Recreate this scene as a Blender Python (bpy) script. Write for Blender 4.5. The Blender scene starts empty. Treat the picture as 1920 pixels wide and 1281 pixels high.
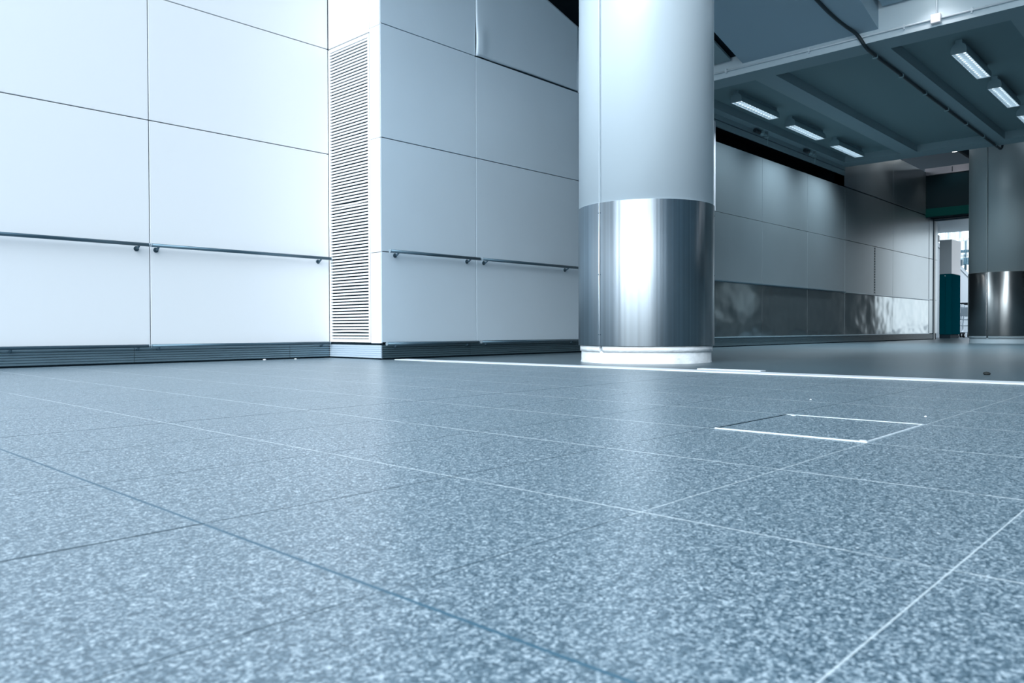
import bpy, bmesh, math, random
from mathutils import Vector, Matrix
random.seed(7)
S = bpy.context.scene
C = S.collection
PI = math.pi

# ------------------------------------------------------------------ materials
def newmat(name):
    m = bpy.data.materials.new(name); m.use_nodes = True
    nt = m.node_tree; b = nt.nodes['Principled BSDF']
    return m, nt, b

def mat(name, col, rough=.5, metal=0., bump=0., bscale=(5, 5, 5), aniso=0., var=0., vscale=(2, 2, 2), spec=.5, coat=0., bdist=.01):
    m, nt, b = newmat(name)
    N, L = nt.nodes, nt.links
    b.inputs['Base Color'].default_value = (*col, 1)
    b.inputs['Roughness'].default_value = rough
    b.inputs['Metallic'].default_value = metal
    b.inputs['Specular IOR Level'].default_value = spec
    b.inputs['Coat Weight'].default_value = coat
    tc = N.new('ShaderNodeTexCoord')
    if bump:
        mp = N.new('ShaderNodeMapping'); mp.inputs['Scale'].default_value = bscale
        L.new(tc.outputs['Object'], mp.inputs[0])
        n = N.new('ShaderNodeTexNoise'); n.inputs['Scale'].default_value = 1; n.inputs['Detail'].default_value = 2
        L.new(mp.outputs[0], n.inputs['Vector'])
        bp = N.new('ShaderNodeBump'); bp.inputs['Strength'].default_value = bump; bp.inputs['Distance'].default_value = bdist
        L.new(n.outputs['Fac'], bp.inputs['Height']); L.new(bp.outputs[0], b.inputs['Normal'])
    if var:
        mp = N.new('ShaderNodeMapping'); mp.inputs['Scale'].default_value = vscale
        L.new(tc.outputs['Object'], mp.inputs[0])
        n = N.new('ShaderNodeTexNoise'); n.inputs['Scale'].default_value = 1; n.inputs['Detail'].default_value = 5
        L.new(mp.outputs[0], n.inputs['Vector'])
        r = N.new('ShaderNodeValToRGB')
        r.color_ramp.elements[0].position = .3; r.color_ramp.elements[1].position = .7
        r.color_ramp.elements[0].color = (*[c * (1 - var) for c in col], 1)
        r.color_ramp.elements[1].color = (*[min(1, c * (1 + var)) for c in col], 1)
        L.new(n.outputs['Fac'], r.inputs[0]); L.new(r.outputs[0], b.inputs['Base Color'])
    if aniso:
        b.inputs['Anisotropic'].default_value = aniso
        t = N.new('ShaderNodeTangent'); t.direction_type = 'UV_MAP'
        L.new(t.outputs[0], b.inputs['Tangent'])
        b.inputs['Anisotropic Rotation'].default_value = .25
    return m

def emis(name, col, s):
    m, nt, b = newmat(name)
    b.inputs['Base Color'].default_value = (*col, 1)
    b.inputs['Emission Color'].default_value = (*col, 1)
    b.inputs['Emission Strength'].default_value = s
    return m

M = {}
M['panelA'] = mat('white_enamel_panel', (.86, .885, .91), .38, 0, .06, (1.5, 1.5, 1.5), spec=.4)
M['panelB'] = mat('satin_blue_grey_panel', (.66, .775, .86), .33, .25, .10, (1.3, 1.3, 1.3), var=.03, vscale=(1, 1, 1))
M['panelC'] = mat('satin_steel_panel', (.275, .35, .39), .30, .65, .12, (1.6, 1.6, 1.6), var=.05, vscale=(1, 1, 1))
M['panelC2'] = mat('polished_kick_panel', (.25, .315, .345), .17, .9, .7, (1.1, 1.1, 1.7), bdist=.05)
M['louver'] = mat('white_louver_paint', (.88, .90, .92), .45)
M['dark'] = mat('dark_gap', (.006, .016, .024), .9, spec=.1)
M['backing'] = mat('panel_backing', (.015, .035, .05), .8, spec=.2)
M['rail'] = mat('dull_rail_steel', (.09, .15, .19), .35, .7)
M['railcap'] = mat('rail_end_cap', (.35, .44, .50), .4, .5)
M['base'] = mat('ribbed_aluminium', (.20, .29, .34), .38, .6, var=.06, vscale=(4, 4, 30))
M['base_dark'] = mat('ribbed_aluminium_dark', (.075, .125, .15), .45, .4, var=.06, vscale=(4, 4, 30))  # darker tone of the ribbed board, for the rear wall
M['base_bright'] = mat('ribbed_aluminium_pale', (.55, .65, .74), .42, .3)  # paler tone of the ribbed board, for the return wall
M['steel'] = mat('brushed_stainless', (.58, .65, .70), .42, 1, .30, (22, 22, .03), aniso=1, bdist=.006, var=.16, vscale=(34, 34, .02))
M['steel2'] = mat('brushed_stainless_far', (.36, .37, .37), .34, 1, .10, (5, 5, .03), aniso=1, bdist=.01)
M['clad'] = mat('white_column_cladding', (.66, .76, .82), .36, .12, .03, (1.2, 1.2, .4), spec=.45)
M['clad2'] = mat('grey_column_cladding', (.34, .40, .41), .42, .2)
M['plaster'] = mat('chipped_white_concrete', (.80, .85, .88), .8, 0, .35, (40, 40, 60), var=.10, vscale=(14, 14, 22))
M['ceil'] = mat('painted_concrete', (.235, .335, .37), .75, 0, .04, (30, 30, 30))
M['coffer'] = mat('coffer_recess_shade', (.155, .245, .265), .75)  # ceiling tone made darker: shade of the coffer recesses put into the colour
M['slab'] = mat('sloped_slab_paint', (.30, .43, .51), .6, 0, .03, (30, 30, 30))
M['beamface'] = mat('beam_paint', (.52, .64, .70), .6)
M['lamp'] = mat('lamp_housing', (.20, .31, .35), .5)
M['blade'] = mat('louver_blade', (.75, .82, .86), .3, .3)
M['tube'] = emis('fluorescent_tube', (.80, .92, 1.), 1.5)
M['refl'] = mat('lamp_reflector', (.55, .68, .74), .3, .3)
M['cable'] = mat('black_cable_sheath', (.008, .022, .03), .5)
M['clip'] = mat('cable_clip', (.25, .38, .42), .5)
M['conduit'] = mat('white_conduit', (.60, .70, .76), .45)
M['box'] = mat('white_junction_box', (.85, .84, .86), .45)
M['strip'] = mat('bright_threshold_metal', (.80, .87, .92), .38, .3, .1, (30, 6, 30))
M['hatchmetal'] = mat('hatch_edge_metal', (.78, .86, .90), .35, .3)
M['green'] = mat('dark_green_glass', (.002, .018, .026), .3, 0, spec=.12)
M['green2'] = mat('green_band', (.0, .085, .075), .5, spec=.1)
M['teal'] = mat('teal_glossy_panel', (.0, .075, .10), .3, 0, spec=0)
M['fascia'] = mat('fascia_strip', (.34, .34, .38), .3, .6)
M['greyp'] = mat('pillar_grey', (.30, .37, .41), .4)
M['greyw'] = mat('pillar_side_white', (.62, .66, .72), .3)
M['white'] = mat('white_paint', (.72, .78, .82), .5)
M['mullion'] = mat('mullion_paint', (.03, .09, .13), .4)
M['trolley'] = mat('trolley_tube', (.62, .68, .72), .25, .8)
M['rubber'] = mat('black_rubber', (.01, .015, .02), .6)
M['leaf'] = mat('dark_debris', (.01, .015, .015), .8)
M['chip'] = mat('white_chip', (.85, .87, .9), .7)
M['downlight'] = emis('downlight_lens', (1., .97, .93), 14)
M['hallwall'] = mat('dim_hall_wall', (.10, .14, .16), .5)
M['hallpanel'] = mat('pale_hall_panel', (.45, .52, .56), .5)
M['bluegrey'] = mat('lobby_soffit', (.30, .40, .47), .4)

def glass():
    m, nt, b = newmat('balustrade_glass')
    b.inputs['Base Color'].default_value = (.8, .93, .97, 1)
    b.inputs['Roughness'].default_value = .02
    b.inputs['Transmission Weight'].default_value = 1
    b.inputs['IOR'].default_value = 1.3
    return m
M['glass'] = glass()

# ---- floor: granite tiles with thin joints
GX0, GX = .475, .4553
GY0, GY = .225, .3965
def floor_mat(name, inner):
    m, nt, b = newmat(name); N, L = nt.nodes, nt.links
    geo = N.new('ShaderNodeNewGeometry')
    sep = N.new('ShaderNodeSeparateXYZ'); L.new(geo.outputs['Position'], sep.inputs[0])
    def mth(op, a, b_=None, c=None):
        n = N.new('ShaderNodeMath'); n.operation = op
        for i, v in enumerate((a, b_, c)):
            if v is None: continue
            if isinstance(v, (int, float)): n.inputs[i].default_value = v
            else: L.new(v, n.inputs[i])
        return n.outputs[0]
    def mix(f, a, b_):
        n = N.new('ShaderNodeMix'); n.data_type = 'RGBA'
        if isinstance(f, (int, float)): n.inputs[0].default_value = f
        else: L.new(f, n.inputs[0])
        for i, v in ((6, a), (7, b_)):
            if isinstance(v, tuple): n.inputs[i].default_value = (*v, 1)
            else: L.new(v, n.inputs[i])
        return n.outputs[2]
    def noise(scale, detail=2, rough=.5, vec=None):
        n = N.new('ShaderNodeTexNoise'); n.inputs['Scale'].default_value = scale
        n.inputs['Detail'].default_value = detail; n.inputs['Roughness'].default_value = rough
        L.new(vec or geo.outputs['Position'], n.inputs['Vector']); return n.outputs['Fac']
    X, Y = sep.outputs[0], sep.outputs[1]
    # granite speckle: pale crystals in a darker ground
    vc = N.new('ShaderNodeTexVoronoi'); vc.inputs['Scale'].default_value = 330; L.new(geo.outputs['Position'], vc.inputs['Vector'])
    vsep = N.new('ShaderNodeSeparateColor'); L.new(vc.outputs['Color'], vsep.inputs[0])
    n1 = mth('ADD', mth('MULTIPLY', noise(230, 3, .7), .70), mth('MULTIPLY', vsep.outputs[0], .30)); n2 = noise(75, 2, .5); n3 = noise(1.1, 3, .5)
    sp = mth('ADD', mth('MULTIPLY', n1, .75), mth('MULTIPLY', n2, .25))
    r = N.new('ShaderNodeValToRGB'); L.new(sp, r.inputs[0])
    e = r.color_ramp.elements
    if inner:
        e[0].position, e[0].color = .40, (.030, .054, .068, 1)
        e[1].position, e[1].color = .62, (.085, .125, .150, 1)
    else:
        e[0].position, e[0].color = .37, (.030, .062, .086, 1)
        e[1].position, e[1].color = .67, (.52, .61, .66, 1)
        x = e.new(.51); x.color = (.120, .178, .218, 1)
    vor = N.new('ShaderNodeTexVoronoi'); vor.inputs['Scale'].default_value = 22
    L.new(geo.outputs['Position'], vor.inputs['Vector'])
    fleck = mth('LESS_THAN', vor.outputs['Distance'], .045)
    sepc = N.new('ShaderNodeSeparateColor'); L.new(vor.outputs['Color'], sepc.inputs[0])
    fleck = mth('MULTIPLY', fleck, mth('GREATER_THAN', sepc.outputs[0], .86))
    col = mix(mth('MULTIPLY', fleck, .8), r.outputs[0], (.85, .92, .95))
    col = mix(mth('MULTIPLY_ADD', n3, .7, -.22), col, (.10, .16, .19))
    # joints
    def dist(P, o, s):   # distance to nearest grid line, and its index
        u = mth('DIVIDE', mth('SUBTRACT', P, o), s)
        k = mth('ROUND', u)
        return mth('MULTIPLY', mth('ABSOLUTE', mth('SUBTRACT', u, k)), s), k
    wob = mth('MULTIPLY', mth('SUBTRACT', noise(60, 2), .5), .0016)
    dx, kx = dist(X, GX0, GX); dy, ky = dist(Y, GY0, GY)
    jdark = mth('LESS_THAN', 0, -1)
    wear = mth('GREATER_THAN', noise(5, 3), .40)
    if not inner:
        jx = mth('LESS_THAN', mth('ADD', dx, wob), mth('MULTIPLY_ADD', mth('GREATER_THAN', X, 1.2), .0006, .0014))
        light_x = mth('GREATER_THAN', X, .6)
        col = mix(mth('MULTIPLY', mth('MULTIPLY', jx, light_x), mth('MULTIPLY_ADD', wear, .35, .4)), col, (.78, .86, .88))
        jd = mth('MULTIPLY', mth('LESS_THAN', dx, .0025), mth('LESS_THAN', X, .6))
        col = mix(mth('MULTIPLY', jd, .95), col, (.05, .12, .17))
        jy = mth('LESS_THAN', mth('ADD', dy, wob), mth('ADD', mth('MULTIPLY_ADD', mth('GREATER_THAN', Y, .8), .0005, .0011), mth('ADD', mth('MULTIPLY', mth('LESS_THAN', mth('ABSOLUTE', mth('SUBTRACT', Y, 2.2075)), .1), .0020), mth('MULTIPLY', mth('LESS_THAN', mth('ABSOLUTE', mth('SUBTRACT', Y, 1.018)), .1), mth('MULTIPLY', mth('LESS_THAN', X, .475), .0015)))))
        near = mth('LESS_THAN', Y, .8)                    # pale tone in the near and right-hand joints, dark tone further on
        right = mth('GREATER_THAN', X, .9)
        nr = mth('MAXIMUM', mth('MULTIPLY', near, right), mth('LESS_THAN', Y, .4))
        col = mix(mth('MULTIPLY', mth('MULTIPLY', jy, nr), .62), col, (.70, .78, .80))
        inv = mth('SUBTRACT', 1, nr)
        jdark = mth('MULTIPLY', mth('MULTIPLY', jy, inv), mth('MULTIPLY_ADD', wear, .3, .6))
        col = mix(jdark, col, (.02, .045, .06))
        jdark = mth('MAXIMUM', jdark, mth('MULTIPLY', jd, .8))
    else:
        jx = mth('LESS_THAN', dx, .0018)
        col = mix(mth('MULTIPLY', jx, .35), col, (.25, .32, .35))
    L.new(col, b.inputs['Base Color'])
    rg = mth('MULTIPLY_ADD', n1, .14, .26 if not inner else .24)
    L.new(rg, b.inputs['Roughness'])
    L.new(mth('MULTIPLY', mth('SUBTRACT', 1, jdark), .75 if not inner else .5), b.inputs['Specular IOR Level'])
    bp = N.new('ShaderNodeBump'); bp.inputs['Strength'].default_value = .25; bp.inputs['Distance'].default_value = .0015
    L.new(n1, bp.inputs['Height']); L.new(bp.outputs[0], b.inputs['Normal'])
    return m
M['floor'] = floor_mat('granite_tile_floor', False)
M['floor_in'] = floor_mat('dark_inner_tile_floor', True)

# ------------------------------------------------------------------ mesh helpers
def box(bm, x0, x1, y0, y1, z0, z1):
    v = [bm.verts.new(p) for p in ((x0,y0,z0),(x1,y0,z0),(x1,y1,z0),(x0,y1,z0),(x0,y0,z1),(x1,y0,z1),(x1,y1,z1),(x0,y1,z1))]
    for f in ((0,3,2,1),(4,5,6,7),(0,1,5,4),(1,2,6,5),(2,3,7,6),(3,0,4,7)):
        bm.faces.new([v[i] for i in f])
    return v

def prism(bm, prof, axis, a, b):
    """prof: list of 2-D points; axis 'x': (y,z) profile, 'y': (x,z), 'z': (x,y)"""
    def P(p, t):
        return {'x': (t, p[0], p[1]), 'y': (p[0], t, p[1]), 'z': (p[0], p[1], t)}[axis]
    A = [bm.verts.new(P(p, a)) for p in prof]; B = [bm.verts.new(P(p, b)) for p in prof]
    n = len(prof)
    for i in range(n):
        bm.faces.new((A[i], A[(i+1) % n], B[(i+1) % n], B[i]))
    bm.faces.new(A[::-1]); bm.faces.new(B)

def tube(bm, pts, r, seg=12, cap=True):
    pts = [Vector(p) for p in pts]; rings = []
    up = Vector((0, 0, 1))
    for i, p in enumerate(pts):
        d = (pts[min(i+1, len(pts)-1)] - pts[max(i-1, 0)]).normalized()
        u = d.cross(up)
        if u.length < 1e-3: u = d.cross(Vector((1, 0, 0)))
        u.normalize(); w = u.cross(d).normalized()
        rr = r[i] if isinstance(r, (list, tuple)) else r
        rings.append([bm.verts.new(p + u * rr * math.cos(2*PI*k/seg) + w * rr * math.sin(2*PI*k/seg)) for k in range(seg)])
    for a, b in zip(rings, rings[1:]):
        for k in range(seg):
            f = bm.faces.new((a[k], a[(k+1) % seg], b[(k+1) % seg], b[k])); f.smooth = True
    if cap:
        bm.faces.new(rings[0][::-1]); bm.faces.new(rings[-1])

def shell(bm, cx, cy, r0, r1, z0, z1, a0, a1, seg=64):
    """curved plate from angle a0 to a1 (degrees), inner radius r0, outer r1"""
    n = max(2, int(seg * abs(a1 - a0) / 120))
    R = []
    for i in range(n + 1):
        a = math.radians(a0 + (a1 - a0) * i / n); c, s = math.cos(a), math.sin(a)
        R.append([bm.verts.new((cx + r*c, cy + r*s, z)) for r, z in ((r1, z0), (r1, z1), (r0, z1), (r0, z0))])
    for p, q in zip(R, R[1:]):
        for k in range(4):
            f = bm.faces.new((p[k], q[k], q[(k+1) % 4], p[(k+1) % 4]))
            if k == 0: f.smooth = True
    bm.faces.new(R[0][::-1]); bm.faces.new(R[-1])
    uv = bm.loops.layers.uv.new('UVMap')
    for f in bm.faces:
        am = None
        for lp in f.loops:
            a = math.atan2(lp.vert.co.y - cy, lp.vert.co.x - cx)
            if am is None: am = a
            while a - am > PI: a -= 2*PI
            while a - am < -PI: a += 2*PI
            lp[uv].uv = (a, lp.vert.co.z)

def obj(name, bm, m, parent=None, bevel=0, origin=None, smooth=False):
    bmesh.ops.recalc_face_normals(bm, faces=bm.faces)
    if origin is not None:
        bmesh.ops.translate(bm, verts=bm.verts, vec=-Vector(origin))
    me = bpy.data.meshes.new(name); bm.to_mesh(me); bm.free()
    o = bpy.data.objects.new(name, me); C.objects.link(o)
    me.materials.append(M[m] if isinstance(m, str) else m)
    if origin is not None: o.location = origin
    if parent is not None:
        o.parent = parent
        if origin is None: o.matrix_parent_inverse = Matrix.Translation(-Vector(parent.location))
    if bevel:
        b = o.modifiers.new('bevel', 'BEVEL'); b.width = bevel; b.segments = 2; b.limit_method = 'ANGLE'
    return o

def thing(name, label, cat, loc=(0,0,0), group=None):
    o = bpy.data.objects.new(name, None); C.objects.link(o); o.location = loc; o.empty_display_size = .1
    o['label'] = label; o['category'] = cat
    if group: o['group'] = group
    return o
def tag(o, label, cat, group=None):
    o['label'] = label; o['category'] = cat
    if group: o['group'] = group
    return o
def root(name):
    o = bpy.data.objects.new(name, None); C.objects.link(o); o['kind'] = 'structure'; return o
def struct(name, bm, m, **k):
    o = obj(name, bm, m, **k); o['kind'] = 'structure'; return o
def copy_tree(o, parent=None):
    c = o.copy(); C.objects.link(c)
    if parent is not None: c.parent = parent
    for ch in list(o.children):
        copy_tree(ch, c)
    return c
def B(): return bmesh.new()

# ------------------------------------------------------------------ floor
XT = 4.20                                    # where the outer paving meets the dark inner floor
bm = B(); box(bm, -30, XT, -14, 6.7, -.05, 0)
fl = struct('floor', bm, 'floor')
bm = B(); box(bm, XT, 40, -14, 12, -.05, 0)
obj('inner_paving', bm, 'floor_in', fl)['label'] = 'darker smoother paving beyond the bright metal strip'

bm = B(); prism(bm, [(XT, 0.0005), (XT+.012, .007), (XT+.148, .007), (XT+.16, .0005)], 'y', -13, 5.34)
tag(obj('threshold_strip', bm, 'strip'), 'long bright metal strip across the floor just in front of the big column', 'floor strip')
bm = B()
prism(bm, [(4.47, .0005), (4.475, .006), (4.545, .006), (4.55, .0005)], 'y', 2.13, 2.56)
tag(obj('threshold_strip', bm, 'strip'), 'short loose bright strip on the floor right of the big column, behind the long strip', 'floor strip')

# access hatch
hx0, hx1, hy0, hy1 = 1.845, 2.285, .622, 1.004
h = thing('floor_hatch', 'rectangular tile access hatch with bright metal edges set in the floor at right', 'floor hatch', (hx0, hy0, 0))
bm = B(); box(bm, hx0+.006, hx1-.006, hy0+.004, hy1-.006, 0.0002, .0012); obj('hatch_tile', bm, 'floor', h)
for (a, b, c, d) in ((hx0-.001, hx0+.0055, hy0, hy1), (hx1-.0055, hx1+.003, hy0, hy1), (hx0, hx1, hy0-.001, hy0+.0035)):
    bm = B(); box(bm, a, b, c, d, .0002, .0024); obj('edge_trim', bm, 'hatchmetal', h)
bm = B(); box(bm, hx0+.005, hx1-.006, hy1-.006, hy1, .0002, .0016); o = obj('edge_trim', bm, 'dark', h); o['label'] = 'dark open gap along the left edge'
for px, py in ((hx0+.012, hy0+.012), (hx1-.02, hy1-.03)):
    bm = B(); tube(bm, [(px, py, .001), (px, py, .003)], .008, 12); obj('lifting_eye', bm, 'hatchmetal', h)

# small litter
for nm, x, y, r, m, lab, cat in (
    ('chip', 3.46, 6.20, .012, 'chip', 'tiny white chip on the floor by the left baseboard, the left one of two', 'debris'),
    ('chip', 3.74, 6.16, .011, 'chip', 'tiny white chip on the floor by the left baseboard, nearer the louvered grille', 'debris'),
    ('chip', 2.497, .676, .004, 'chip', 'tiny white crumb on the floor right above the hatch corner', 'debris'),
    ('chip', 2.821, 1.149, .004, 'chip', 'tiny white crumb on the floor behind the hatch', 'debris'),
    ('dead_leaf', 4.989, 1.039, .020, 'leaf', 'small dark scrap lying on the inner floor at far right', 'debris')):
    bm = B(); bmesh.ops.create_icosphere(bm, subdivisions=2, radius=r)
    for v in bm.verts:
        v.co.x *= random.uniform(.8, 1.5); v.co.y *= random.uniform(.7, 1.1); v.co.z = max(-r*.3, v.co.z*.55)
    zmin = min(v.co.z for v in bm.verts)
    o = obj(nm, bm, m); o.location = (x, y, -zmin + .0003); tag(o, lab, cat)

# ------------------------------------------------------------------ walls
G = .004      # half gap
def panel(parent, axis, c, a0, a1, z0, z1, m, ztop=None, th=.02, name='cladding_panel', gap=G):
    bv = .001 if m in ('panelC', 'panelC2') else .002
    """flat cladding sheet. axis 'y': plane y=c facing -y, spans x; axis 'x': plane x=c facing -x, spans y. ztop=(z at a0, z at a1)"""
    bm = B()
    za, zb = ztop if ztop else (z1, z1)
    pr = [(a0+gap, z0+gap), (a1-gap, z0+gap), (a1-gap, zb-gap), (a0+gap, za-gap)]
    if axis == 'y': prism(bm, pr, 'y', c, c+th)
    else: prism(bm, pr, 'x', c, c+th)
    return obj(name, bm, m, parent, bevel=bv)

YA, YB, XL = 6.29, 5.50, 4.185
wl = root('wall_left')
bm = B(); box(bm, -9.1, XL+.3, YA+.02, YA+.25, 0, 6); obj('wall_backing', bm, 'backing', wl)
xs = [XL-.0 - 1.655*k for k in range(8)][::-1]
zA = [.135, .942, 1.918, 2.90, 3.88, 4.86]
for a, b in zip(xs, xs[1:]):
    for c, d in zip(zA, zA[1:]): panel(wl, 'y', YA, a, b, c, d, 'panelA')

wr = root('wall_return')
bm = B(); box(bm, XL+.022, XL+.2, YB+.022, YA+.02, 0, 4.6); obj('wall_backing', bm, 'backing', wr)
panel(wr, 'x', XL, 5.648, YA-.002, 2.895, 4.86, 'louver')
zL = [.14, .945, 1.945, 2.925, 3.9, 4.5]
for c, d in zip(zL, zL[1:]): panel(wr, 'x', XL, YB, 5.648, c, d, 'louver', gap=.002 if c != .14 else .004)

wb = root('wall_rear')
# backing in pieces, leaving the open slot above the far panels
bm = B()
prism(bm, [(XL+.03, 0), (8.2, 0), (8.2, 3.33), (6.96, 3.66), (XL+.03, 4.4)], 'y', YB+.022, YB+.2)
box(bm, 8.2, 20.9, YB+.022, YB+.2, 0, 2.93)
box(bm, 8.2, 10.0, YB+.022, YB+.2, 2.93, 3.33)
box(bm, 15.09, 20.4, YB+.022, YB+.2, 2.93, 3.96)
obj('wall_backing', bm, 'backing', wb)
def ztop(x): return 3.689 + .27*(6.96 - x)
colsB = [4.19, 5.352, 6.98, 8.6]
rowsB = [.148, .95, 1.948, 2.942]
for i, (a, b) in enumerate(zip(colsB, colsB[1:])):
    for c, d in zip(rowsB, rowsB[1:]): panel(wb, 'y', YB, a, b, c, d, 'panelB')
panel(wb, 'y', YB, 4.19, 5.352, 2.942, 3.93, 'panelB')
panel(wb, 'y', YB, 4.19, 5.352, 3.93, 4.2, 'panelB', ztop=(ztop(4.19), ztop(5.352)))
# the buckled sheet: lower left corner pushed outwards, lower edge lifted off its neighbour
bm = B()
nx, nz = 60, 40
def bent(u, v, back):
    x = 5.352+G + u*(1.62-2*G+.008); zt = ztop(x) - .004
    z0 = 2.942 + .006 + .016*min(1, u*2.2); z = z0 + v*(zt - z0)
    y = YB
    y -= .020*math.exp(-((u-.035)/.05)**2)*math.exp(-((v-.12)/.16)**2)
    y -= .010*math.exp(-((u-.10)/.14)**2)*math.exp(-((v-.3)/.4)**2)
    y += .010*u*(1-v)
    return (x, y + back, z)
F = [[bm.verts.new(bent(i/nx, j/nz, 0)) for j in range(nz+1)] for i in range(nx+1)]
K = [[bm.verts.new(bent(i/nx, j/nz, .012)) for j in range(nz+1)] for i in range(nx+1)]
for i in range(nx):
    for j in range(nz):
        for g in (F, K):
            f = bm.faces.new((g[i][j], g[i+1][j], g[i+1][j+1], g[i][j+1])); f.smooth = True
for i in range(nx):
    bm.faces.new((F[i][0], F[i+1][0], K[i+1][0], K[i][0])); bm.faces.new((F[i][nz], F[i+1][nz], K[i+1][nz], K[i][nz]))
for j in range(nz):
    bm.faces.new((F[0][j], F[0][j+1], K[0][j+1], K[0][j])); bm.faces.new((F[nx][j], F[nx][j+1], K[nx][j+1], K[nx][j]))
o = obj('cladding_panel', bm, 'panelB', wb); o['label'] = 'buckled sheet with a bent lower left corner and a dark gap under it'
panel(wb, 'y', YB, 6.98, 8.2, 2.942, 3.4, 'panelB', ztop=(ztop(6.98), ztop(8.2)))

colsC = [8.6, 10.07, 11.605, 13.35, 15.09]
for a, b in zip(colsC, colsC[1:]):
    panel(wb, 'y', YB, a, b, .145, .955, 'panelC2', gap=.0035)
    panel(wb, 'y', YB, a, b, .955, 1.945, 'panelC', gap=.003)
    panel(wb, 'y', YB, a, b, 1.945, 2.945, 'panelC', gap=.003)
for a, b in ((15.09, 17.88), (17.88, 20.52)):
    panel(wb, 'y', YB, a, b, .14, .955, 'panelC2')
    panel(wb, 'y', YB, a, b, 1.945, 2.945, 'panelC')
for a, b in ((15.09, 16.70), (16.78, 17.88), (17.88, 20.52)):
    panel(wb, 'y', YB, a, b, .955, 1.945, 'panelC')
for a, b in ((15.09, 17.88), (17.88, 20.25)):
    panel(wb, 'y', YB, a, b, 2.965, 3.98, 'panelC')
for c, d in ((.14, .955), (.955, 1.945), (1.945, 2.92)):
    panel(wb, 'y', YB-.006, 20.52, 20.86, c, d, 'panelC', gap=.006)
    panel(wb, 'y', YB, 20.99, 21.27, c, d, 'panelC')
bm = B(); box(bm, 20.86, 21.26, YB+.03, YB+.2, 0, 2.93); obj('wall_backing', bm, 'backing', wb)
# slot above far panels: dark void box + pale rail above
bm = B(); box(bm, 10.05, 15.09, YB+.55, YB+.6, 2.9, 3.33); box(bm, 10.05, 15.09, YB+.2, YB+.6, 2.88, 2.93); box(bm, 9.95, 15.2, YB+.04, YB+.6, 3.33, 3.36); box(bm, 15.09, 15.13, YB+.02, YB+.6, 2.9, 3.36); box(bm, 9.97, 10.05, YB+.02, YB+.6, 2.9, 3.36)
obj('vent_slot', bm, 'dark', wb)
bm = B(); box(bm, 10.05, 15.085, YB-.005, YB+.03, 3.165, 3.245)
obj('slot_rail', bm, 'ceil', wb)
bm = B(); box(bm, 10.05, 15.085, YB-.004, YB+.04, 3.262, 3.33)
obj('slot_lip', bm, 'ceil', wb)
bm = B(); box(bm, 10.05, 15.085, YB+.02, YB+.04, 3.24, 3.265); obj('slot_gap', bm, 'dark', wb)
# white vertical trim beside the column
bm = B(); box(bm, 9.985, 10.06, YB-.035, YB-.004, 1.94, 3.21)
o = struct('trim_1', bm, 'greyw', bevel=.004)

# slotted standard between two far panels
sl = thing('slotted_channel', 'narrow vertical slotted metal strip between panels on the far rear wall', 'wall channel', (16.74, YB, .96))
bm = B(); box(bm, 16.706, 16.774, YB+.0, YB+.012, .965, 1.94); obj('channel', bm, 'panelC', sl)
for k in range(18):
    bm = B(); box(bm, 16.726, 16.754, YB-.004, YB+.001, .985+k*.053, .985+k*.053+.030)
    obj('slot', bm, 'dark', sl)

# ------------------------------------------------------------------ baseboards (ribbed)
def ribs(z0=.012, z1=.126, n=6, d=.006):
    out = []
    st = (z1 - z0)/n
    for k in range(n):
        z = z0 + k*st
        out += [(d, z), (0, z+st*.18), (0, z+st*.82)]
    out.append((d, z1))
    return out
def baseboard(name, axis, c, spans, m, th=.03):
    r = root(name)
    for a, b in spans:
        bm = B(); p = [(c+q[0], q[1]) for q in ribs()] + [(c+th, .126), (c+th, .012)]
        prism(bm, p, 'x' if axis == 'y' else 'y', a, b)
        obj('ribbed_board', bm, m, r)
    bm = B()
    a, b = spans[0][0], spans[-1][1]
    if axis == 'y': box(bm, a, b, c+.012, c+th, 0, .14)
    else: box(bm, c+.012, c+th, a, b, 0, .14)
    obj('shadow_gap', bm, 'dark', r)
    return r
baseboard('baseboard_left', 'y', YA-.012, [(-9, -1.2), (-1.197, .997), (1.0, 2.397), (2.40, 3.752), (3.755, 4.172)], 'base')
baseboard('baseboard_return', 'x', XL-.010, [(YB-.010, YA-.013)], 'base_bright')
baseboard('baseboard_rear', 'y', YB-.012, [(XL+.002, 5.258), (5.261, 6.9), (6.903, 9.5), (9.503, 13.3), (13.303, 17.2), (17.203, 20.86)], 'base_dark')

# ------------------------------------------------------------------ rails
def handrail(label, x0, x1, ywall, z, brackets, r=.014, off=.062, group='handrails along the cladding', m='rail', nm='handrail', cap0=True):
    t = thing(nm, label, 'handrail' if nm == 'handrail' else 'bumper rail', (x0, ywall-off, z), group)
    bm = B(); tube(bm, [(x0, ywall-off, z), (x1, ywall-off, z)], r, 20); obj('tube', bm, m, t)
    for xb in brackets:
        bm = B()
        tube(bm, [(xb, ywall-off, z-r*.6), (xb, ywall-off*.55, z-r*1.9), (xb, ywall-.002, z-r*2.2)], [.008, .009, .011], 12)
        tube(bm, [(xb, ywall-.006, z-r*2.2), (xb, ywall-.001, z-r*2.2)], .02, 16)
        obj('bracket', bm, m, t)
    for xc, s in ((x0, -1), (x1, 1)):
        bm = B(); tube(bm, [(xc-s*.002, ywall-off, z), (xc+s*.004, ywall-off, z)], r*1.08, 20); obj('end_cap', bm, 'railcap', t)
    return t
handrail('steel handrail at the left edge of the white wall, left of the tall seam', .875, 2.497, YA, .930, [.98, 2.425])
handrail('steel handrail on the white wall between the tall seam and the louvered grille', 2.517, 4.16, YA, .930, [2.575, 4.06])
handrail('steel handrail on the blue-grey wall, starting at the outer corner', 4.24, 5.345, YB, .953, [4.34, 5.22])
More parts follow.
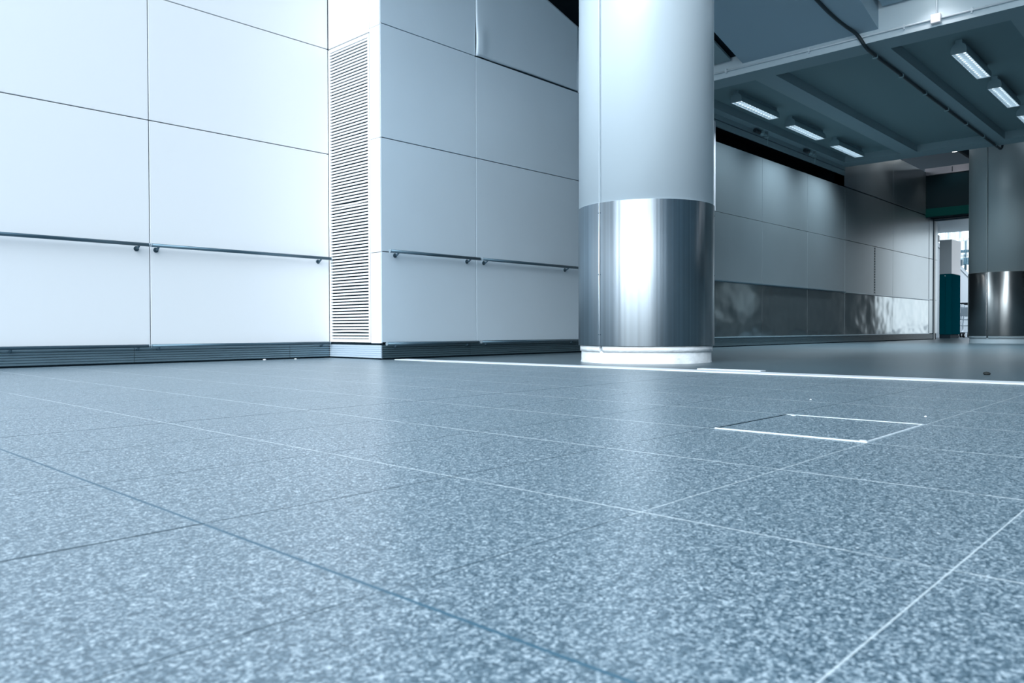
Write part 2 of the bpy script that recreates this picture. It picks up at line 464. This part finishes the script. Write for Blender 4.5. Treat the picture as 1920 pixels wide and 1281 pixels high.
handrail('steel handrail on the blue-grey wall running behind the big column', 5.375, 6.97, YB, .953, [5.45, 6.72])
handrail('low bumper rail at the foot of the white wall, left of the tall seam', -.77, 2.497, YA, .140, [1.56, 2.42], r=.013, off=.045, nm='bumper_rail', group='bumper rails')
handrail('low bumper rail under the white wall between tall seam and louvered grille', 2.517, 4.155, YA, .140, [2.58, 4.08], r=.013, off=.045, nm='bumper_rail', group='bumper rails')
handrail('low bumper rail under the blue-grey wall starting at the outer corner', 4.215, 5.345, YB, .138, [4.32, 5.2], r=.014, off=.045, nm='bumper_rail', group='bumper rails')
handrail('low bumper rail at the foot of the blue-grey wall, next to the big column', 5.375, 6.97, YB, .138, [5.45, 6.8], r=.013, off=.045, nm='bumper_rail', group='bumper rails')
bm = B(); prism(bm, [(YB-.03, .948), (YB-.034, .956), (YB-.03, .966), (YB+.002, .97), (YB+.002, .944)], 'x', 8.7, 15.08)
tag(obj('bumper_rail', bm, 'rail'), 'dark horizontal rail above the shiny kick panels of the far wall', 'bumper rail', 'bumper rails')
bm = B(); prism(bm, [(YB-.026, .938), (YB-.03, .948), (YB-.026, .958), (YB+.002, .962), (YB+.002, .934)], 'x', 15.10, 20.5)
tag(obj('bumper_rail', bm, 'panelC'), 'paler horizontal rail above the shiny kick panels near the doorway', 'bumper rail', 'bumper rails')
bm = B(); prism(bm, [(YB-.022, .128), (YB-.026, .136), (YB-.022, .146), (YB+.002, .148), (YB+.002, .124)], 'x', 8.7, 20.5)
tag(obj('bumper_rail', bm, 'base'), 'thin rail under the shiny kick panels of the far wall', 'bumper rail', 'bumper rails')

# ------------------------------------------------------------------ louvered grille
lv = thing('louvered_grille', 'tall white louvered ventilation grille on the bright narrow wall face', 'ventilation grille', (XL, 5.96, .16))
gy0, gy1, gz0, gz1 = 5.652, YA-.006, .150, 2.887
bm = B()
box(bm, XL-.002, XL+.02, gy0, gy0+.022, gz0, gz1); box(bm, XL-.002, XL+.02, gy1-.022, gy1, gz0, gz1)
box(bm, XL-.002, XL+.02, gy0+.022, gy1-.022, gz0, gz0+.028); box(bm, XL-.002, XL+.02, gy0+.022, gy1-.022, gz1-.03, gz1)
obj('frame', bm, 'louver', lv)
bm = B()
n = 94; p = (gz1-.03 - gz0-.028)/n
for k in range(n):
    z = gz0+.028 + k*p + p*.22
    ng = 12; prev = None
    amp = 0.0; tw = 0.0
    if k == 43: amp = -.006
    if k == 42: amp = .001
    if k == 2: amp = .004
    if k in (17, 61): amp = .0022
    jz = random.uniform(-.0009, .0009)
    for i in range(ng+1):
        u = i/ng; y = gy0+.022 + u*(gy1-gy0-.044)
        dz = jz + amp*math.sin(PI*min(1, max(0, u*1.05)))
        hgt = p*.56
        ring = [bm.verts.new((XL+.001, y, z+dz)), bm.verts.new((XL-.001, y, z+dz+hgt*.5)), bm.verts.new((XL+.004, y, z+dz+hgt)), bm.verts.new((XL+.018, y, z+dz+hgt+.001)), bm.verts.new((XL+.016, y, z+dz+.001))]
        if prev:
            for q in range(5): bm.faces.new((prev[q], prev[(q+1) % 5], ring[(q+1) % 5], ring[q]))
        prev = ring
obj('slats', bm, 'louver', lv)
bm = B(); box(bm, XL+.0195, XL+.022, gy0+.02, gy1-.02, gz0+.02, gz1-.02); obj('back_plate', bm, 'dark', lv)

# ------------------------------------------------------------------ columns
def column(label, cx, cy, seam, ztop_, m_clad, m_steel, m_base, rs=.542):
    t = thing('clad_column', label, 'column', (cx, cy, 0), 'round clad columns')
    for k in range(3):
        a = seam + 120*k
        bm = B(); shell(bm, cx, cy, .50, rs-.007, 1.226, ztop_, a+.45, a+119.55); obj('cladding_sheet', bm, m_clad, t)
        bm = B(); shell(bm, cx, cy, .50, rs, .134, 1.228, a+.07, a+119.93, seg=96); obj('steel_wrap', bm, m_steel, t)
        bm = B(); shell(bm, cx, cy, .49, rs-.014, .088, .131, a+1.6, a+118.6); obj('base_ring', bm, m_base, t)
        bm = B()
        for zz in (.22, .68, 1.15):
            for s in (-1, 1):
                an = math.radians(a + s*.9); c, s2 = math.cos(an), math.sin(an)
                tube(bm, [(cx+(rs-.001)*c, cy+(rs-.001)*s2, zz), (cx+(rs+.002)*c, cy+(rs+.002)*s2, zz)], .004, 10)
        obj('rivet', bm, 'rail', t)
    bm = B(); tube(bm, [(cx, cy, .02), (cx, cy, ztop_)], .495, 48); obj('core', bm, 'backing', t)
    # roughly cast foot, ragged lower lip
    bm = B(); n = 160; R = []
    for i in range(n):
        a = 2*PI*i/n; c, s = math.cos(a), math.sin(a)
        w = .0025*math.sin(9*a) + .002*math.sin(23*a+1) + .0015*math.sin(51*a)
        R.append([bm.verts.new((cx+r*c, cy+r*s, z)) for r, z in ((.519+max(0, w), 0), (.519, .010+w), (.518, .082), (.516, .090+.3*w), (.49, .092))])
    for i in range(n):
        for k in range(4):
            f = bm.faces.new((R[i][k], R[(i+1) % n][k], R[(i+1) % n][k+1], R[i][k+1])); f.smooth = True
    obj('plinth', bm, m_base, t)
    return t
column('big round white column with a wide brushed steel band, standing in the foreground', 5.344, 3.528, 173.5, 4.55, 'clad', 'steel', 'plaster')
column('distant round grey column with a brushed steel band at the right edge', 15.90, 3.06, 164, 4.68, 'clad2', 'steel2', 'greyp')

# ------------------------------------------------------------------ ceiling
ce = root('ceiling')
ZS, ZC = 3.33, 3.452
X0, X1 = 8.76, 15.15
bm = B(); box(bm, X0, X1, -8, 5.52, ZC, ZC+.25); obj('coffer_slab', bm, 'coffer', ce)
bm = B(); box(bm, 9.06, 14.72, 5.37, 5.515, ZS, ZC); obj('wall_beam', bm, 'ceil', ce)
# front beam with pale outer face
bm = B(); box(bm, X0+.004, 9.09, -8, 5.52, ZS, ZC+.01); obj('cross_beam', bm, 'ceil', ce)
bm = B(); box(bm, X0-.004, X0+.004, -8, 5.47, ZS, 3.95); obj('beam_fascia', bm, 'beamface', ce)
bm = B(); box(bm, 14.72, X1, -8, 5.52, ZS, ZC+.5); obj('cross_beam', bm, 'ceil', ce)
y = 4.27
while y > -8:
    w = .13 if y > 4 else .105
    bm = B(); box(bm, 9.09, 14.72, y-w, y+w, ZS, ZC); obj('joist', bm, 'ceil', ce)
    y -= 1.335
# sloping slab over the entrance
SL = .266
def slope_box(y0, y1, z_at_beam, xa, th=.25, xb=X0-.004):
    bm = B(); z0 = z_at_beam; za = z_at_beam + SL*(xb - xa)
    prism(bm, [(xb, z0), (xa, za), (xa, za+th), (xb, z0+th)], 'y', y0, y1); return bm
XE = 2.4
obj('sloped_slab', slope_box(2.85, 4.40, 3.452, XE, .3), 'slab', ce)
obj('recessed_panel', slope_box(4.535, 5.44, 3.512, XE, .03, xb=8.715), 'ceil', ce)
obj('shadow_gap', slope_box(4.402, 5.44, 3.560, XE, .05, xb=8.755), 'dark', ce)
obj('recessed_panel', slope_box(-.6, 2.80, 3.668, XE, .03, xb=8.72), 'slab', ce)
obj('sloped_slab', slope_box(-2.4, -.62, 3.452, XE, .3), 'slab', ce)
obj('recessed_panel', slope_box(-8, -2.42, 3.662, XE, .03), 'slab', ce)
obj('roof_deck', slope_box(-8, 7.6, 3.80, XE, .2), 'dark', ce)
# ceiling past the second beam (dark service void)
bm = B(); box(bm, X1, 24, -8, 7.6, 4.7, 4.9); obj('void_soffit', bm, 'backing', ce)
bm = B(); box(bm, X0, X1, -8, 7.6, 3.9, 4.0); obj('roof_deck', bm, 'dark', ce)

# dark glazed space above the cut wall
wt = root('wall_upper')
bm = B(); box(bm, 4.4, 9.5, 6.9, 7.0, 2.5, 6); obj('green_glass', bm, 'green', wt)
bm = B(); box(bm, 8.6, 8.7, 5.72, 6.9, 2.5, 5); obj('green_glass', bm, 'green', wt)
bm = B(); box(bm, 7.60, 7.64, 6.28, 6.33, 3.0, 5.2); obj('post', bm, 'greyp', wt)
bm = B(); box(bm, 7.2, 7.58, 6.4, 6.5, 3.0, 5.2); obj('grey_jamb', bm, 'hallwall', wt)

# ------------------------------------------------------------------ fluorescent fixtures
def lamp_fixture():
    t = thing('ceiling_light', 'x', 'ceiling light', (0, 0, 0), 'surface mounted fluorescent ceiling lights')
    L_ = 1.17; hw = .078; H = .150
    prof = [(-hw, 0), (-hw-.002, .03)]
    for k in range(1, 8):
        a = k/8*PI/2
        prof.append((-.035 - (hw-.033)*math.cos(a), .03+.075*math.sin(a)))
    prof += [(-.035, .110), (-.035, H), (.035, H), (.035, .110)]
    for k in range(7, 0, -1):
        a = k/8*PI/2
        prof.append((.035 + (hw-.033)*math.cos(a), .03+.075*math.sin(a)))
    prof += [(hw+.002, .03), (hw, 0)]
    inner = [(-hw+.005, 0), (-hw+.005, .045), (hw-.005, .045), (hw-.005, 0)]
    # hollow shell: outer skin and inner tray
    bm = B()
    P = prof + inner[::-1]
    A = [bm.verts.new((0, p[0], p[1])) for p in P]; Bv = [bm.verts.new((L_, p[0], p[1])) for p in P]
    n = len(P)
    for i in range(n): bm.faces.new((A[i], A[(i+1) % n], Bv[(i+1) % n], Bv[i]))
    for V, x in ((A, 0), (Bv, L_)):
        e = [bm.verts.new((x, p[0], p[1])) for p in prof]; bm.faces.new(e)
    obj('housing', bm, 'lamp', t)
    bm = B(); box(bm, .004, L_-.004, -hw+.006, hw-.006, .040, .044); obj('reflector', bm, 'refl', t)
    for s in (-1, 1):
        bm = B(); tube(bm, [(.02, s*.038, .027), (L_-.02, s*.038, .027)], .011, 10); obj('tube', bm, 'tube', t)
    bm = B()
    for k in range(15):
        x = .02 + k*(L_-.04)/14; box(bm, x-.0015, x+.0015, -hw+.006, hw-.006, .001, .024)
    for s in (-1, 1): box(bm, 0.003, L_-.003, s*(hw-.004)-.004, s*(hw-.004)+.004, 0.0, .014)
    for x in (.006, L_-.006): box(bm, x-.004, x+.004, -hw+.004, hw-.004, 0, .014)
    obj('louver', bm, 'blade', t)
    return t
f0 = lamp_fixture()
for ch in f0.children: ch.matrix_parent_inverse = Matrix.Identity(4)
ordn = {0: 'nearest', 1: 'middle', 2: 'farthest'}
first = True
for yy, row in ((4.965, 'the row close to the rear wall'), (2.31, 'the row near the right edge')):
    for i, xx in enumerate((9.69, 11.39, 13.14)):
        o = f0 if first else copy_tree(f0); first = False
        o.location = (xx, yy, 3.302)
        o['label'] = 'louvered fluorescent ceiling light, %s one of %s' % (ordn[i], row)
        ld = bpy.data.lights.new('tube_light', 'AREA'); ld.shape = 'RECTANGLE'; ld.size = 1.12; ld.size_y = .13
        ld.energy = LAMP_W = 24; ld.color = (.80, .92, 1.); ld.spread = math.radians(125)
        lo = bpy.data.objects.new('tube_light', ld); C.objects.link(lo); lo.parent = o; lo.location = (.585, 0, -.004)

# ------------------------------------------------------------------ cable, conduit, box
def spline(P, n=10):
    P = [Vector(p) for p in P]; out = []
    for i in range(len(P)-1):
        a, b, c, d = P[max(i-1, 0)], P[i], P[i+1], P[min(i+2, len(P)-1)]
        for k in range(n):
            t = k/n
            out.append(.5*((2*b) + (c-a)*t + (2*a-5*b+4*c-d)*t*t + (3*b-a-3*c+d)*t**3))
    out.append(P[-1]); return out
cb = thing('black_cable', 'thick black cable drooping over the pale beam and running along a ceiling joist', 'cable', (9.1, 3.01, 3.3))
pts = [(6.2, 3.45, 4.10), (7.6, 3.26, 3.745), (8.25, 3.18, 3.575), (8.55, 3.12, 3.50), (8.69, 3.05, 3.43), (8.80, 2.99, 3.305), (9.10, 3.0, 3.302), (10.08, 3.005, 3.305), (11.07, 3.007, 3.30), (12.1, 3.012, 3.305), (13.1, 3.01, 3.30), (14.16, 3.008, 3.30), (15.0, 3.0, 3.29), (15.22, 2.985, 3.285), (15.27, 2.97, 3.35), (15.28, 2.96, 3.5)]
bm = B(); tube(bm, spline(pts, 12), .019, 12); obj('sheath', bm, 'cable', cb)
for x in (9.14, 10.05, 11.0, 12.02, 13.05, 14.1, 14.9):
    bm = B(); box(bm, x-.012, x+.012, 2.985, 3.035, 3.275, 3.283); box(bm, x-.010, x+.010, 3.03, 3.037, 3.278, 3.332); box(bm, x-.012, x+.012, 2.98, 2.987, 3.278, 3.32)
    obj('clip', bm, 'clip', cb)
bm = B(); box(bm, 7.9, 7.93, 3.20, 3.25, 3.625, 3.633); box(bm, 7.905, 7.925, 3.20, 3.207, 3.63, 3.70); obj('clip', bm, 'clip', cb)

cd = thing('conduit', 'thin white conduit running along the pale beam face', 'conduit', (8.74, 0, 3.40))
bm = B(); tube(bm, [(8.742, 5.3, 3.405), (8.742, 2.33, 3.405)], .010, 10); tube(bm, [(8.742, 2.25, 3.400), (8.742, -4, 3.400)], .010, 10)
obj('pipe', bm, 'conduit', cd)
bm = B(); tube(bm, [(8.742, 2.283, 3.44), (8.742, 2.283, 3.67)], .010, 10); obj('pipe', bm, 'conduit', cd)
for yy in (4.609, 3.591, 2.592, 1.969, .9):
    bm = B(); box(bm, 8.735, 8.757, yy-.008, yy+.008, 3.375, 3.430); tube(bm, [(8.730, yy, 3.405), (8.757, yy, 3.405)], .016, 10)
    obj('saddle_clip', bm, 'conduit', cd)
bm = B(); box(bm, 8.70, 8.757, 2.240, 2.332, 3.352, 3.444); tag(obj('junction_box', bm, 'box', bevel=.008), 'small square white junction box on the pale beam face', 'junction box')

# two small brackets on the slot rail above the far wall
for xx, lab in ((11.25, 'small pipe bracket above the dark wall slot, the nearer one'), (13.1, 'small pipe bracket above the dark wall slot, the farther one')):
    t = thing('pipe_bracket', lab, 'bracket', (xx, 5.42, 3.24), 'brackets above the wall slot')
    bm = B(); tube(bm, [(xx-.05, 5.43, 3.285), (xx+.12, 5.43, 3.285)], .028, 14); obj('dark_coupling', bm, 'cable', t)
    bm = B(); tube(bm, [(xx+.12, 5.43, 3.285), (xx+.42, 5.43, 3.28)], [.024, .02], 14); box(bm, xx+.2, xx+.24, 5.40, 5.46, 3.25, 3.33); box(bm, xx+.34, xx+.38, 5.40, 5.46, 3.24, 3.33); obj('fitting', bm, 'clip', t)
    bm = B(); tube(bm, [(xx+.40, 5.43, 3.27), (xx+.41, 5.44, 3.15)], .006, 8); obj('stem', bm, 'clip', t)

# ------------------------------------------------------------------ doorway end
XD = 20.25
wf = root('wall_far')
bm = B(); box(bm, XD, XD+.1, -7.95, YB+.02, 3.10, 3.885); obj('dark_green_fascia', bm, 'green', wf)
bm = B(); box(bm, XD-.012, XD+.1, -7.95, YB+.02, 2.905, 3.10); obj('green_band', bm, 'green2', wf)
bm = B(); box(bm, XD-.02, XD+.1, -7.95, YB+.02, 3.89, 4.05); obj('pale_fascia_strip', bm, 'fascia', wf)
bm = B(); box(bm, XD-.024, XD-.019, 4.93, 4.945, 3.91, 4.03); obj('strip_joint', bm, 'dark', wf)
bm = B(); box(bm, XD+.1, 21.0, -7.95, YB+.05, 2.93, 3.0); box(bm, XD+.02, XD+.1, -7.95, YB+.02, 2.89, 2.91); obj('header_soffit', bm, 'backing', wf)
bm = B(); box(bm, 20.86, 21.0, -7.95, 4.3, 0, 2.93); obj('side_wall', bm, 'hallwall', wf)
dr = root('door_1')
bm = B(); box(bm, 20.865, 20.985, YB-.02, YB+.019, 0, 2.93); obj('jamb', bm, 'mullion', dr)
bm = B(); box(bm, 20.86, 20.99, 4.31, 5.47, 2.87, 2.93); obj('head', bm, 'mullion', dr)
bm = B(); box(bm, 20.84, 20.86, 4.31, 5.49, 2.90, 2.915); obj('head_trim', bm, 'fascia', dr)
# lobby behind
bm = B(); box(bm, 21.0, 24.3, 2.0, 7.6, 2.95, 3.1); struct('trim_2', bm, 'bluegrey')
pl = thing('square_pillar', 'grey and teal square pillar just beyond the doorway', 'pillar', (23.2, 5.71, 0))
px0, px1, py0, py1 = 22.8, 23.68, 5.565, 5.857
bm = B(); box(bm, px0+.01, px1-.01, py0+.01, py1, 1.70, 2.60); obj('upper_cladding', bm, 'greyp', pl)
bm = B(); box(bm, px0, px1, py0-.002, py0+.008, 1.70, 2.60); o = obj('upper_cladding', bm, 'greyw', pl); o['label'] = 'pale side sheet'
bm = B(); box(bm, px0, px1, py0, py1, .10, 1.695); obj('teal_panel', bm, 'teal', pl, bevel=.01)
bm = B(); box(bm, px0+.03, px1-.03, py0+.03, py1, 0, .10); obj('base', bm, 'backing', pl)
bm = B(); tube(bm, [(px0-.003, 5.72, 1.65), (px0+.002, 5.72, 1.65)], .012, 12); obj('stud', bm, 'chip', pl)
bm = B(); box(bm, px0-.003, px0, 5.712, 5.716, .12, 1.6); obj('seam', bm, 'dark', pl)

# stair with white stringer and glass balustrade
st = thing('staircase', 'white stair stringer with glass balustrade seen through the doorway', 'staircase', (24, 6.3, 0))
ys = 6.25
def zst(x): return 2.95 - .21*(x-23.0)
bm = B(); prism(bm, [(22.0, .0), (27.5, .0), (27.5, zst(27.5)), (22.0, zst(22.0))], 'y', ys, ys+.15); obj('stringer', bm, 'white', st)
bm = B(); prism(bm, [(22.0, zst(22)-.16), (27.5, zst(27.5)-.16), (27.5, zst(27.5)-.14), (22.0, zst(22.0)-.14)], 'y', ys-.012, ys); obj('stringer_strip', bm, 'rail', st)  # thin dark strip following the slope of the stringer
for k in range(9):
    x = 23.1 + k*.5
    bm = B(); box(bm, x, x+.13, ys-.03, ys+.02, zst(x)-.02, zst(x)+.16); obj('glass_clamp', bm, 'mullion', st)
    bm = B(); prism(bm, [(x-.17, zst(x-.17)+.06), (x+.30, zst(x+.3)+.06), (x+.30, zst(x+.3)+1.0), (x-.17, zst(x-.17)+1.0)], 'y', ys-.005, ys+.005); obj('glass_sheet', bm, 'glass', st)
# glazed end of the lobby
gz = root('window_1')
for k in range(14):
    y = 4.2 + k*.42
    bm = B(); box(bm, 34, 34.06, y, y+.07, 0, 7.5); obj('mullion', bm, 'mullion', gz)
for z, h_ in ((.95, .16), (2.72, .28), (3.2, .10), (3.66, .10), (4.4, .05), (5.4, .06), (6.4, .06)):
    bm = B(); box(bm, 33.97, 34.07, 4.0, 10.2, z, z+h_); obj('transom', bm, 'mullion' if z != 3.66 else 'white', gz)
bm = B(); box(bm, 33.98, 34.08, 4.0, 10.2, 0, .95); obj('low_wall', bm, 'white', gz)
bm = B(); box(bm, 33.5, 33.6, 7.70, 7.74, 2.7, 3.6); obj('sign_bracket', bm, 'rail', gz)
# bulkhead lamp on the far side
bt = thing('wall_bracket_lamp', 'small dark bracket lamp hanging in the bright lobby beyond the doorway', 'lamp', (30, 7.0, 2.6))
bm = B(); tube(bm, [(30, 6.86, 3.3), (30, 6.86, 2.75)], .02, 10); obj('stem', bm, 'rail', bt)
bm = B(); tube(bm, [(30, 6.83, 2.75), (30, 7.2, 2.75)], .045, 10); obj('arm', bm, 'mullion', bt)
bm = B(); box(bm, 29.9, 30.1, 6.98, 7.25, 2.55, 2.70); obj('head', bm, 'white', bt)

# luggage trolleys
def trolley(x, y, label):
    t = thing('luggage_trolley', label, 'trolley', (x, y, 0), 'luggage trolleys beyond the doorway')
    for s in (-1, 1):
        yy = y + s*.24
        bm = B(); tube(bm, spline([(x-.45, yy, .14), (x+.35, yy, .16), (x+.47, yy, .40), (x+.66, yy, 1.0)], 6), .018, 10); obj('side_frame', bm, 'trolley', t)
        bm = B(); tube(bm, [(x-.30, yy, .18), (x+.44, yy, .72)], .013, 8); obj('brace', bm, 'trolley', t)
    bm = B(); tube(bm, [(x+.66, y-.26, 1.0), (x+.66, y+.26, 1.0)], .025, 12); obj('handle', bm, 'rubber', t)
    bm = B()
    for k in range(5): tube(bm, [(x-.45+k*.2, y-.24, .15), (x-.45+k*.2, y+.24, .15)], .010, 8)
    for k in range(3): tube(bm, [(x-.45, y-.16+k*.16, .16), (x+.40, y-.16+k*.16, .16)], .008, 8)
    obj('deck', bm, 'trolley', t)
    bm = B()
    for k in range(4): tube(bm, [(x+.44+k*.06, y-.23, .34+k*.18), (x+.44+k*.06, y+.23, .34+k*.18)], .010, 8)
    box(bm, x+.50, x+.52, y-.2, y+.2, .62, .86); obj('back_rack', bm, 'trolley', t)
    for wx, wy in ((x-.38, y-.1), (x-.38, y+.1), (x+.34, y-.22), (x+.34, y+.22)):
        bm = B(); tube(bm, [(wx, wy-.02, .07), (wx, wy+.02, .07)], .07, 20); w = obj('wheel', bm, 'rubber', t)
        bm = B(); tube(bm, [(wx, wy-.022, .07), (wx, wy+.022, .07)], .03, 12); obj('hub', bm, 'trolley', w)
    return t
trolley(25.3, 5.86, 'luggage trolley standing beyond the doorway beside the teal pillar, the nearest one')
trolley(26.2, 6.0-.05, 'luggage trolley standing behind another trolley beyond the doorway')

# dark duct and downlights in the service void
bm = B(); tube(bm, [(15.2, 4.12, 4.25), (20.2, 4.12, 4.25)], .38, 28)
tag(obj('air_duct', bm, 'backing'), 'dark round duct in the shadow above the doorway, behind the second beam', 'duct')
bm = B(); box(bm, 15.4, 20.2, 4.75, 5.1, 4.45, 4.7); obj('void_beam', bm, 'hallwall', ce)
def downlight(x, y, z, label, w, col=(1, .93, .9), spot=100):
    t = thing('downlight', label, 'downlight', (x, y, z), 'round recessed downlights')
    bm = B(); tube(bm, [(x, y, z), (x, y, z+.05)], .10, 24); obj('trim_ring', bm, 'white', t)
    bm = B(); tube(bm, [(x, y, z-.006), (x, y, z)], .08, 24); obj('lens', bm, 'downlight', t)
    ld = bpy.data.lights.new('downlight_lamp', 'SPOT'); ld.energy = w; ld.spot_size = math.radians(spot); ld.spot_blend = .5; ld.color = col; ld.shadow_soft_size = .07
    lo = bpy.data.objects.new('downlight_lamp', ld); C.objects.link(lo); lo.location = (x, y, z-.02); lo.parent = t; lo.matrix_parent_inverse = Matrix.Translation((-x, -y, -z))
    return t
downlight(19.9, 4.82, 4.31, 'round bright downlight above the doorway, just under the second beam', 14)
downlight(16.9, 5.0, 4.31, 'round downlight in the dark void over the far wall panels, behind the second beam', 24)
for lx, ly, lz, lab, w in ((8.50, 2.27, 3.722, 'round downlight in the sloping ceiling over the white junction box', 9),):
    t = downlight(lx, ly, lz, lab, w, (1, .9, .92), 120)

# ------------------------------------------------------------------ enclosure of the hall out of frame
bm = B(); box(bm, -9, 36, -8.2, -8, 0, 5.8); w = struct('wall_right', bm, 'hallwall')
for k, (x, wd) in enumerate(((-7, 1.2), (-3.5, 1.0), (0, .5), (2.0, .5), (3.6, .9), (5.4, .3), (6.6, 1.2), (9.0, .4), (10.6, .9), (13, .5), (15, 1.4), (18, .6))):
    bm = B(); box(bm, x, x+wd, -7.99, -7.93, .1, 3.2); obj('pale_panel', bm, 'hallpanel', w)

# ------------------------------------------------------------------ world, camera
wd = bpy.data.worlds.new('World'); S.world = wd; wd.use_nodes = True
nt = wd.node_tree; N, L = nt.nodes, nt.links
bg = N['Background']
tc = N.new('ShaderNodeTexCoord'); sp = N.new('ShaderNodeSeparateXYZ'); L.new(tc.outputs['Generated'], sp.inputs[0])
rp = N.new('ShaderNodeValToRGB'); L.new(sp.outputs[2], rp.inputs[0])
rp.color_ramp.elements[0].position = 0; rp.color_ramp.elements[0].color = (.88, .95, 1, 1)
rp.color_ramp.elements[1].position = .9; rp.color_ramp.elements[1].color = (.62, .80, 1, 1)
L.new(rp.outputs[0], bg.inputs[0]); bg.inputs[1].default_value = 1.85
sd = bpy.data.lights.new('sun', 'SUN'); sd.energy = 3.9; sd.angle = math.radians(60); sd.color = (.90, .96, 1.)
so = bpy.data.objects.new('sun', sd); C.objects.link(so)
so.rotation_euler = Vector((-.75, -.22, .58)).to_track_quat('Z', 'Y').to_euler()

f, yaw, pit, rol = 1458.2564605950508, 0.7535687160999411, 0.01518875156427641, 0.002761959358803308
d = Matrix(((math.sin(yaw), 0, -math.cos(yaw)), (-math.cos(yaw), 0, -math.sin(yaw)), (0, 1, 0)))
cp, sn = math.cos(pit), math.sin(pit); Rx = Matrix(((1,0,0),(0,cp,-sn),(0,sn,cp)))
cr, sr = math.cos(rol), math.sin(rol); Rz = Matrix(((cr,-sr,0),(sr,cr,0),(0,0,1)))
Mc = Rz @ Rx @ d.transposed()           # world -> camera
cam = bpy.data.cameras.new('camera'); co = bpy.data.objects.new('camera', cam); C.objects.link(co)
co.matrix_world = Matrix.Translation((0, 0, .26)) @ Mc.transposed().to_4x4()
cam.sensor_width = 36; cam.lens = f/1920*36; cam.clip_start = .02; cam.clip_end = 200
cam.dof.use_dof = True; cam.dof.focus_distance = 4.0; cam.dof.aperture_fstop = 9
S.camera = co
S.view_settings.view_transform = 'Standard'; S.view_settings.look = 'None'; S.view_settings.gamma = 1
S.view_settings.use_curve_mapping = False; S.view_settings.exposure = 0.14
